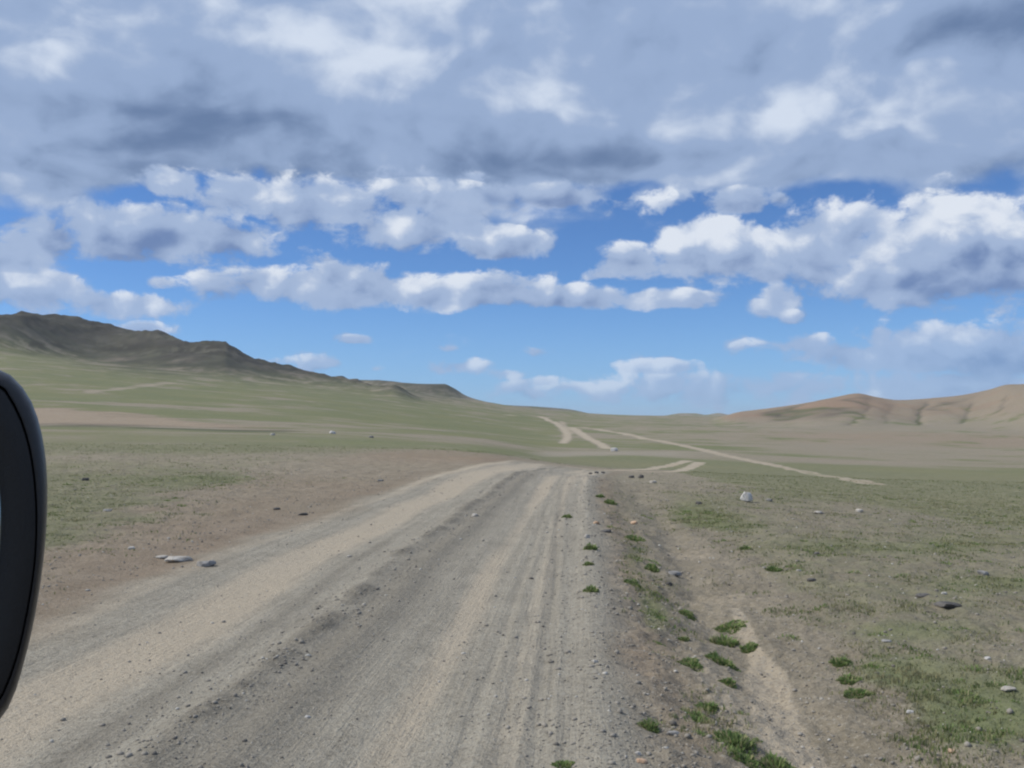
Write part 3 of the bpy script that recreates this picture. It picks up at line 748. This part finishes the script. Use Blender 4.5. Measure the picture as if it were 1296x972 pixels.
for i, (u, v, w, hpx, lab) in enumerate(TUFTS):
    if not lab: continue
    r = np.random.default_rng(500 + i)
    p = land(u, min(v, 969)); dist = float(np.hypot(p[0], p[1])); W_ = w * dist / F_PX; H_ = hpx * dist / F_PX * .80
    n = int(170 + 7 * w)
    rr = np.sqrt(r.uniform(0, 1, n)) * (1 + .12 * (r.uniform(0, 1, n) > .85)); th = r.uniform(0, 2 * np.pi, n)
    ex = rr * np.cos(th) * W_ * .46 * (1 + .2 * np.sin(3 * th + i)); ey = rr * np.sin(th) * W_ * .55
    x, y = p[0] + ex, p[1] + ey; z = ground_z(x, y)
    lump = .75 + .5 * vnoise(ex / W_ * 4 + i, ey / W_ * 4, 600 + i)
    hh = H_ * (1.05 - .75 * rr ** 2) * lump * r.uniform(.45, 1.15, n)
    co, f = blades(x, y, z, hh, np.full(n, max(.005, .0016 * dist * 1.0)) * r.uniform(.8, 1.5, n), (th + r.normal(0, .7, n), .12 + .75 * rr * r.uniform(.5, 1.2, n)), r)
    co -= p
    me = mesh_from('grass_tuft', co, f, m_tuft, 3)
    o = bpy.data.objects.new('grass_tuft', me); COL.objects.link(o); o.location = p
    o['label'] = lab; o['category'] = 'grass tuft'; o['group'] = 'grass tufts along the ditch and shoulder'

def sample_mask(arr, x, y):
    a = np.arctan2(x, y); d = np.hypot(x, y)
    i = np.clip(np.searchsorted(azc, a), 0, NC - 1); j = np.clip(np.searchsorted(dr, d), 0, NR - 1)
    return arr[j, i]
r = np.random.default_rng(90)
N = 1500000
d = 4.2 + (62 - 4.2) * r.uniform(0, 1, N) ** 1.35; a = r.uniform(-.60, .60, N)
x, y = d * np.sin(a), d * np.cos(a)
gm = sample_mask(grass, x, y)
clump = fbm(x * 1.1, y * 1.1, 4, 301) * .9 + fbm(x * 5, y * 5, 3, 302) * .75
pg = np.clip(sample_mask(patch_g, x, y), 0, 1)
keep = r.uniform(0, 1, N) < np.clip((gm - .36) * .8 + clump * .55 + pg * .5 * np.clip(1 + 2 * clump, 0, 2), 0, 1) * ss(gm, .05, .2) * (1 - .75 * ss(d, 18, 40)) * .62
idx = np.flatnonzero(keep); r.shuffle(idx); idx = idx[:150000]
x, y, d, cl, pg = x[idx], y[idx], d[idx], clump[idx], pg[idx]
hh = (.008 + .020 * np.clip(cl + .3, 0, 1.2) + .014 * pg) * r.uniform(.5, 1.3, len(x)) * (1 + d * .010)
co, f = blades(x, y, ground_z(x, y), hh, (.004 + .00050 * d) * r.uniform(.7, 1.4, len(x)), None, r)
# denser low mats and clumps within it
r2 = np.random.default_rng(91)
M = 9000
dc = 4.6 + (30 - 4.6) * r2.uniform(0, 1, M) ** 1.2; ac = r2.uniform(-.56, .56, M); xc, yc = dc * np.sin(ac), dc * np.cos(ac)
gmc = sample_mask(grass, xc, yc); pgc = np.clip(sample_mask(patch_g, xc, yc), 0, 1)
kc = r2.uniform(0, 1, M) < (.06 * ss(gmc, .1, .4) + .9 * pgc ** 1.3 + .10 * sample_mask(bank_g, xc, yc)) * .55 * np.clip(.6 + 1.6 * fbm(xc * .8, yc * .8, 3, 303), 0, 1.6)
xc, yc, dc = xc[kc][:1100], yc[kc][:1100], dc[kc][:1100]; nb = 42
rc = r2.uniform(.018, .065, len(xc)) * (1 + .02 * dc)
rr = np.sqrt(r2.uniform(0, 1, (len(xc), nb))); th = r2.uniform(0, 2 * np.pi, (len(xc), nb))
bx = (xc[:, None] + rr * np.cos(th) * rc[:, None] * 1.3).ravel(); by = (yc[:, None] + rr * np.sin(th) * rc[:, None]).ravel()
bh = (rc[:, None] * r2.uniform(.35, .75, (len(xc), 1)) * (1.1 - .7 * rr ** 2) * r2.uniform(.5, 1.2, rr.shape)).ravel()
co2, f2 = blades(bx, by, ground_z(bx, by), bh, (.0035 + .0006 * np.repeat(dc, nb)) * r2.uniform(.7, 1.4, len(bx)), (th.ravel() + r2.normal(0, .6, len(bx)), .1 + .7 * rr.ravel()), r2)
o = bpy.data.objects.new('low_grass', mesh_from('low_grass', co2, f2, m_tuft, 3)); COL.objects.link(o)
o['kind'] = 'stuff'; o['label'] = 'scattered mats of fresh low grass in the dry ground'; o['category'] = 'grass'
o = bpy.data.objects.new('grass', mesh_from('grass', co, f, m_dry, 3)); COL.objects.link(o)
o['kind'] = 'stuff'; o['label'] = 'sparse short steppe grass over the near ground'; o['category'] = 'grass'

# ------------------------------------------------------------------ loose gravel
bm = bmesh.new(); bmesh.ops.create_icosphere(bm, subdivisions=1, radius=1.0)
IV = np.array([v.co for v in bm.verts]); IF = np.array([[v.index for v in fc.verts] for fc in bm.faces]); bm.free()
if len(IF) > 20:
    pass
N = 240000
d = 4.0 + (34 - 4.0) * r.uniform(0, 1, N) ** 1.5; a = r.uniform(-.58, .58, N)
x, y = d * np.sin(a), d * np.cos(a); t, s = road_ts(x, y)
pr = .10 + .9 * gs(t, -2.1, .35) + .8 * gs(t, .25, .35) + .30 * gs(t, -.2, .5) + .45 * gs(t, 1.0, .8) + .35 * gs(t, -5.6, .6) + .34 * (t > 1.4) + .22 * (t < -5)
keep = (r.uniform(0, 1, N) < pr * .62 * (.6 + .8 * fbm(x * 1.5, y * 1.5, 2, 77))); keep &= np.cumsum(keep) < 24000
x, y, d = x[keep], y[keep], d[keep]; n = len(x)
sz = np.clip(.0040 * np.exp(r.normal(0, .55, n)) * (1 + d * .045), .002, .022)
sc = np.stack([sz * r.uniform(.8, 1.4, n), sz * r.uniform(.7, 1.2, n), sz * r.uniform(.45, .9, n)], -1)
th = r.uniform(0, 2 * np.pi, n)
P0 = IV[None] * sc[:, None] * (1 + r.uniform(-.22, .22, (n, len(IV), 1)))
P1 = np.stack([P0[..., 0] * np.cos(th)[:, None] - P0[..., 1] * np.sin(th)[:, None], P0[..., 0] * np.sin(th)[:, None] + P0[..., 1] * np.cos(th)[:, None], P0[..., 2]], -1)
P1 += np.stack([x, y, ground_z(x, y) + sc[:, 2] * .35], -1)[:, None]
m_grav, b = new_mat('gravel_stone')
gi = S.nt.nodes.new('ShaderNodeNewGeometry'); ri = S(gi.outputs['Random Per Island'])
setc(b, mixc(sstep(ri, .0, 1.0), mixc(sstep(ri, .0, .3), (.12, .11, .098), (.22, .20, .17)), mixc(sstep(ri, .86, 1.0), (.28, .255, .22), (.46, .44, .40))), .92, .15)
f = (IF[None] + (np.arange(n) * len(IV))[:, None, None]).reshape(-1, 3)
o = bpy.data.objects.new('gravel', mesh_from('gravel', P1.reshape(-1, 3), f, m_grav, 3)); COL.objects.link(o)
o['kind'] = 'stuff'; o['label'] = 'loose gravel scattered over the road and its shoulder'; o['category'] = 'gravel'

# ------------------------------------------------------------------ wing mirror at the left edge
m_shell, b = new_mat('mirror_shell_plastic')
tcn = S.nt.nodes.new('ShaderNodeTexCoord'); n = noise(S(tcn.outputs['Object']), 260.0, 3, .6)
setc(b, mixc(n, (.010, .010, .012), (.017, .017, .020)), .42, .45); bump(b, n, .0006, .5)
m_bez, b = new_mat('mirror_bezel_plastic')
tcn = S.nt.nodes.new('ShaderNodeTexCoord'); n = noise(S(tcn.outputs['Object']), 420.0, 3, .6)
setc(b, mixc(n, (.008, .008, .009), (.014, .014, .015)), .55, .35); bump(b, n, .0006, .6)
m_gap, b = new_mat('mirror_seam'); setc(b, (.002, .002, .002), .9, .0)
m_glass, b = new_mat('mirror_glass')
tcn = S.nt.nodes.new('ShaderNodeTexCoord'); n = noise(S(tcn.outputs['Object']), 30.0, 2, .5)
setc(b, (.34, .40, .41), .06 + n * .06, .5); b.inputs['Metallic'].default_value = 1.0
MY = 0.80
OUT = [(-60,452),(0,468),(25,486),(44,518),(56,566),(60,620),(57,690),(46,770),(30,840),(12,893),(-15,925),(-60,942),(-120,936),(-165,900),(-188,820),(-194,690),(-188,560),(-168,485),(-120,455)]
SEAM = [(-60,470),(-4,486),(14,506),(30,540),(41,585),(46,640),(45,700),(38,755),(24,822),(4,878),(-18,905),(-60,920),(-112,914),(-150,880),(-170,810),(-175,690),(-170,570),(-152,505),(-112,474)]
GLS = [(-70,520),(-36,532),(-16,560),(-5,600),(0,640),(-1,690),(-7,735),(-14,780),(-36,826),(-70,844),(-110,838),(-140,810),(-152,760),(-155,690),(-152,610),(-138,556),(-110,526)]
C0 = np.array([-65.0, 690.0]); NT = 72
def loop_px(poly):
    p = np.array(poly, float) - C0; n = len(p)
    t = np.linspace(0, n, n * 24, endpoint=False); i = t.astype(int); f_ = (t - i)[:, None]
    p0, p1, p2, p3 = p[(i - 1) % n], p[i % n], p[(i + 1) % n], p[(i + 2) % n]
    c = .5 * (2 * p1 + (p2 - p0) * f_ + (2 * p0 - 5 * p1 + 4 * p2 - p3) * f_ ** 2 + (3 * p1 - p0 - 3 * p2 + p3) * f_ ** 3)
    ang = np.arctan2(c[:, 1], c[:, 0]); rad = np.hypot(c[:, 0], c[:, 1]); o_ = np.argsort(ang)
    th = np.linspace(-np.pi, np.pi, NT, endpoint=False)
    rr = np.interp(th, np.concatenate([ang[o_] - 2 * np.pi, ang[o_], ang[o_] + 2 * np.pi]), np.tile(rad[o_], 3))
    return np.stack([rr * np.cos(th), rr * np.sin(th)], -1)
def ring(px, dy, k=1.0, at=None):
    q = C0 + px * k; x, y, z = ray(q[:, 0], q[:, 1]); yy = MY + dy
    return np.stack([x / y * yy, np.full(len(q), MY + dy), HC + z / y * yy], -1)
Lo, Ls, Lg = loop_px(OUT), loop_px(SEAM), loop_px(GLS)
def loft(name, rings, mat, parent, cap_end=False, cap_start=False):
    co = np.concatenate(rings); n = NT; fs = []
    for k in range(len(rings) - 1):
        for i in range(n): fs.append((k * n + i, k * n + (i + 1) % n, (k + 1) * n + (i + 1) % n, (k + 1) * n + i))
    co = co - MB
    if cap_end: co = np.vstack([co, (rings[-1].mean(0) - MB)]); e = len(co) - 1; k = len(rings) - 1; fs += [(k * n + i, k * n + (i + 1) % n, e) for i in range(n)]
    if cap_start: co = np.vstack([co, (rings[0].mean(0) - MB)]); e = len(co) - 1; fs += [((i + 1) % n, i, e) for i in range(n)]
    me = bpy.data.meshes.new(name); me.from_pydata([tuple(c) for c in co], [], fs)
    bm = bmesh.new(); bm.from_mesh(me); bmesh.ops.recalc_face_normals(bm, faces=bm.faces); bm.to_mesh(me); bm.free()
    me.materials.append(mat); me.shade_smooth()
    o = bpy.data.objects.new(name, me); COL.objects.link(o); o.parent = parent
    return o
MB = ring(Lo, 0).mean(0); MB[2] = ring(Lo, 0)[:, 2].min()
wm = bpy.data.objects.new('wing_mirror', None); COL.objects.link(wm); wm.location = MB
wm['label'] = 'black plastic wing mirror of the vehicle at the left edge'; wm['category'] = 'wing mirror'
a_ = MY
loft('shell', [ring(Ls, .006, 1.006), ring(Ls, .0005, 1.010), ring(Ls * .45 + Lo * .55, .004, 1.0), ring(Ls * .12 + Lo * .88, .014), ring(Lo, .030), ring(Lo, .055, .955), ring(Lo, .085, .84), ring(Lo, .105, .68), ring(Lo, .118, .46), ring(Lo, .124, .20)], m_shell, wm, cap_end=True)
loft('seam', [ring(Ls, .0050, 1.012), ring(Ls, .0050, .990)], m_gap, wm)
loft('bezel', [ring(Ls, .008, .994), ring(Ls, .0015, .992), ring(Ls, .000, .980), ring(Ls * .5 + Lg * .5, .001), ring(Lg, .003, 1.035), ring(Lg, .007, 1.012), ring(Lg, .014, 1.004)], m_bez, wm)
def glass_ring(k):
    q = Lg * k; base = ring(Lg, .0120, k)
    base[:, 1] += -.0045 * (1 - k * k) - .000055 * q[:, 1] * .55         # gently convex, tipped a little to the sky
    return base
loft('glass', [glass_ring(k) for k in (1.012, .9, .75, .6, .45, .3, .15)], m_glass, wm, cap_end=True)
# stalk to the door, beyond the frame's edge
def stalk():
    p = [np.array(c) for c in ((-.50, MY + .07, 1.475), (-.56, MY + .085, 1.455), (-.63, MY + .10, 1.450), (-.66, MY + .10, 1.45))]
    rr = [(.030, .022), (.026, .019), (.034, .030), (.050, .070)]
    co, fs, n = [], [], 16
    for c, (ry, rz) in zip(p, rr):
        for i in range(n):
            t = 2 * math.pi * i / n; co.append((c[0] - MB[0], c[1] + ry * math.cos(t) - MB[1], c[2] + rz * math.sin(t) - MB[2]))
    for k in range(3):
        for i in range(n): fs.append((k * n + i, k * n + (i + 1) % n, (k + 1) * n + (i + 1) % n, (k + 1) * n + i))
    fs += [tuple(range(n)), tuple(range(3 * n, 4 * n))]
    me = bpy.data.meshes.new('stalk'); me.from_pydata(co, [], fs)
    bm = bmesh.new(); bm.from_mesh(me); bmesh.ops.recalc_face_normals(bm, faces=bm.faces); bm.to_mesh(me); bm.free()
    me.materials.append(m_shell); me.shade_smooth(); o = bpy.data.objects.new('stalk', me); COL.objects.link(o); o.parent = wm
stalk()

# ------------------------------------------------------------------ air
zmin = float(Z.min()) - 1.0; zmax = float(Z.max()) + 12.0
hb = 15800.0
me = bpy.data.meshes.new('haze')
c8 = [(sx * hb, sy * hb, z) for z in (zmin - 1.0, zmax) for sx, sy in ((-1, -1), (1, -1), (1, 1), (-1, 1))]
me.from_pydata(c8, [], [(3, 2, 1, 0), (4, 5, 6, 7), (0, 1, 5, 4), (1, 2, 6, 5), (2, 3, 7, 6), (3, 0, 4, 7)])
mh = bpy.data.materials.new('haze_air'); mh.use_nodes = True; mh.node_tree.nodes.clear()
ho = mh.node_tree.nodes.new('ShaderNodeOutputMaterial'); hv = mh.node_tree.nodes.new('ShaderNodeVolumePrincipled')
hv.inputs['Color'].default_value = (.80, .88, 1.0, 1); hv.inputs['Density'].default_value = 3.0e-5; hv.inputs['Anisotropy'].default_value = .2
mh.node_tree.links.new(hv.outputs[0], ho.inputs['Volume']); me.materials.append(mh)
hz_o = bpy.data.objects.new('haze', me); COL.objects.link(hz_o); hz_o['kind'] = 'stuff'; hz_o['label'] = 'thin pale haze over the whole valley'; hz_o['category'] = 'haze'
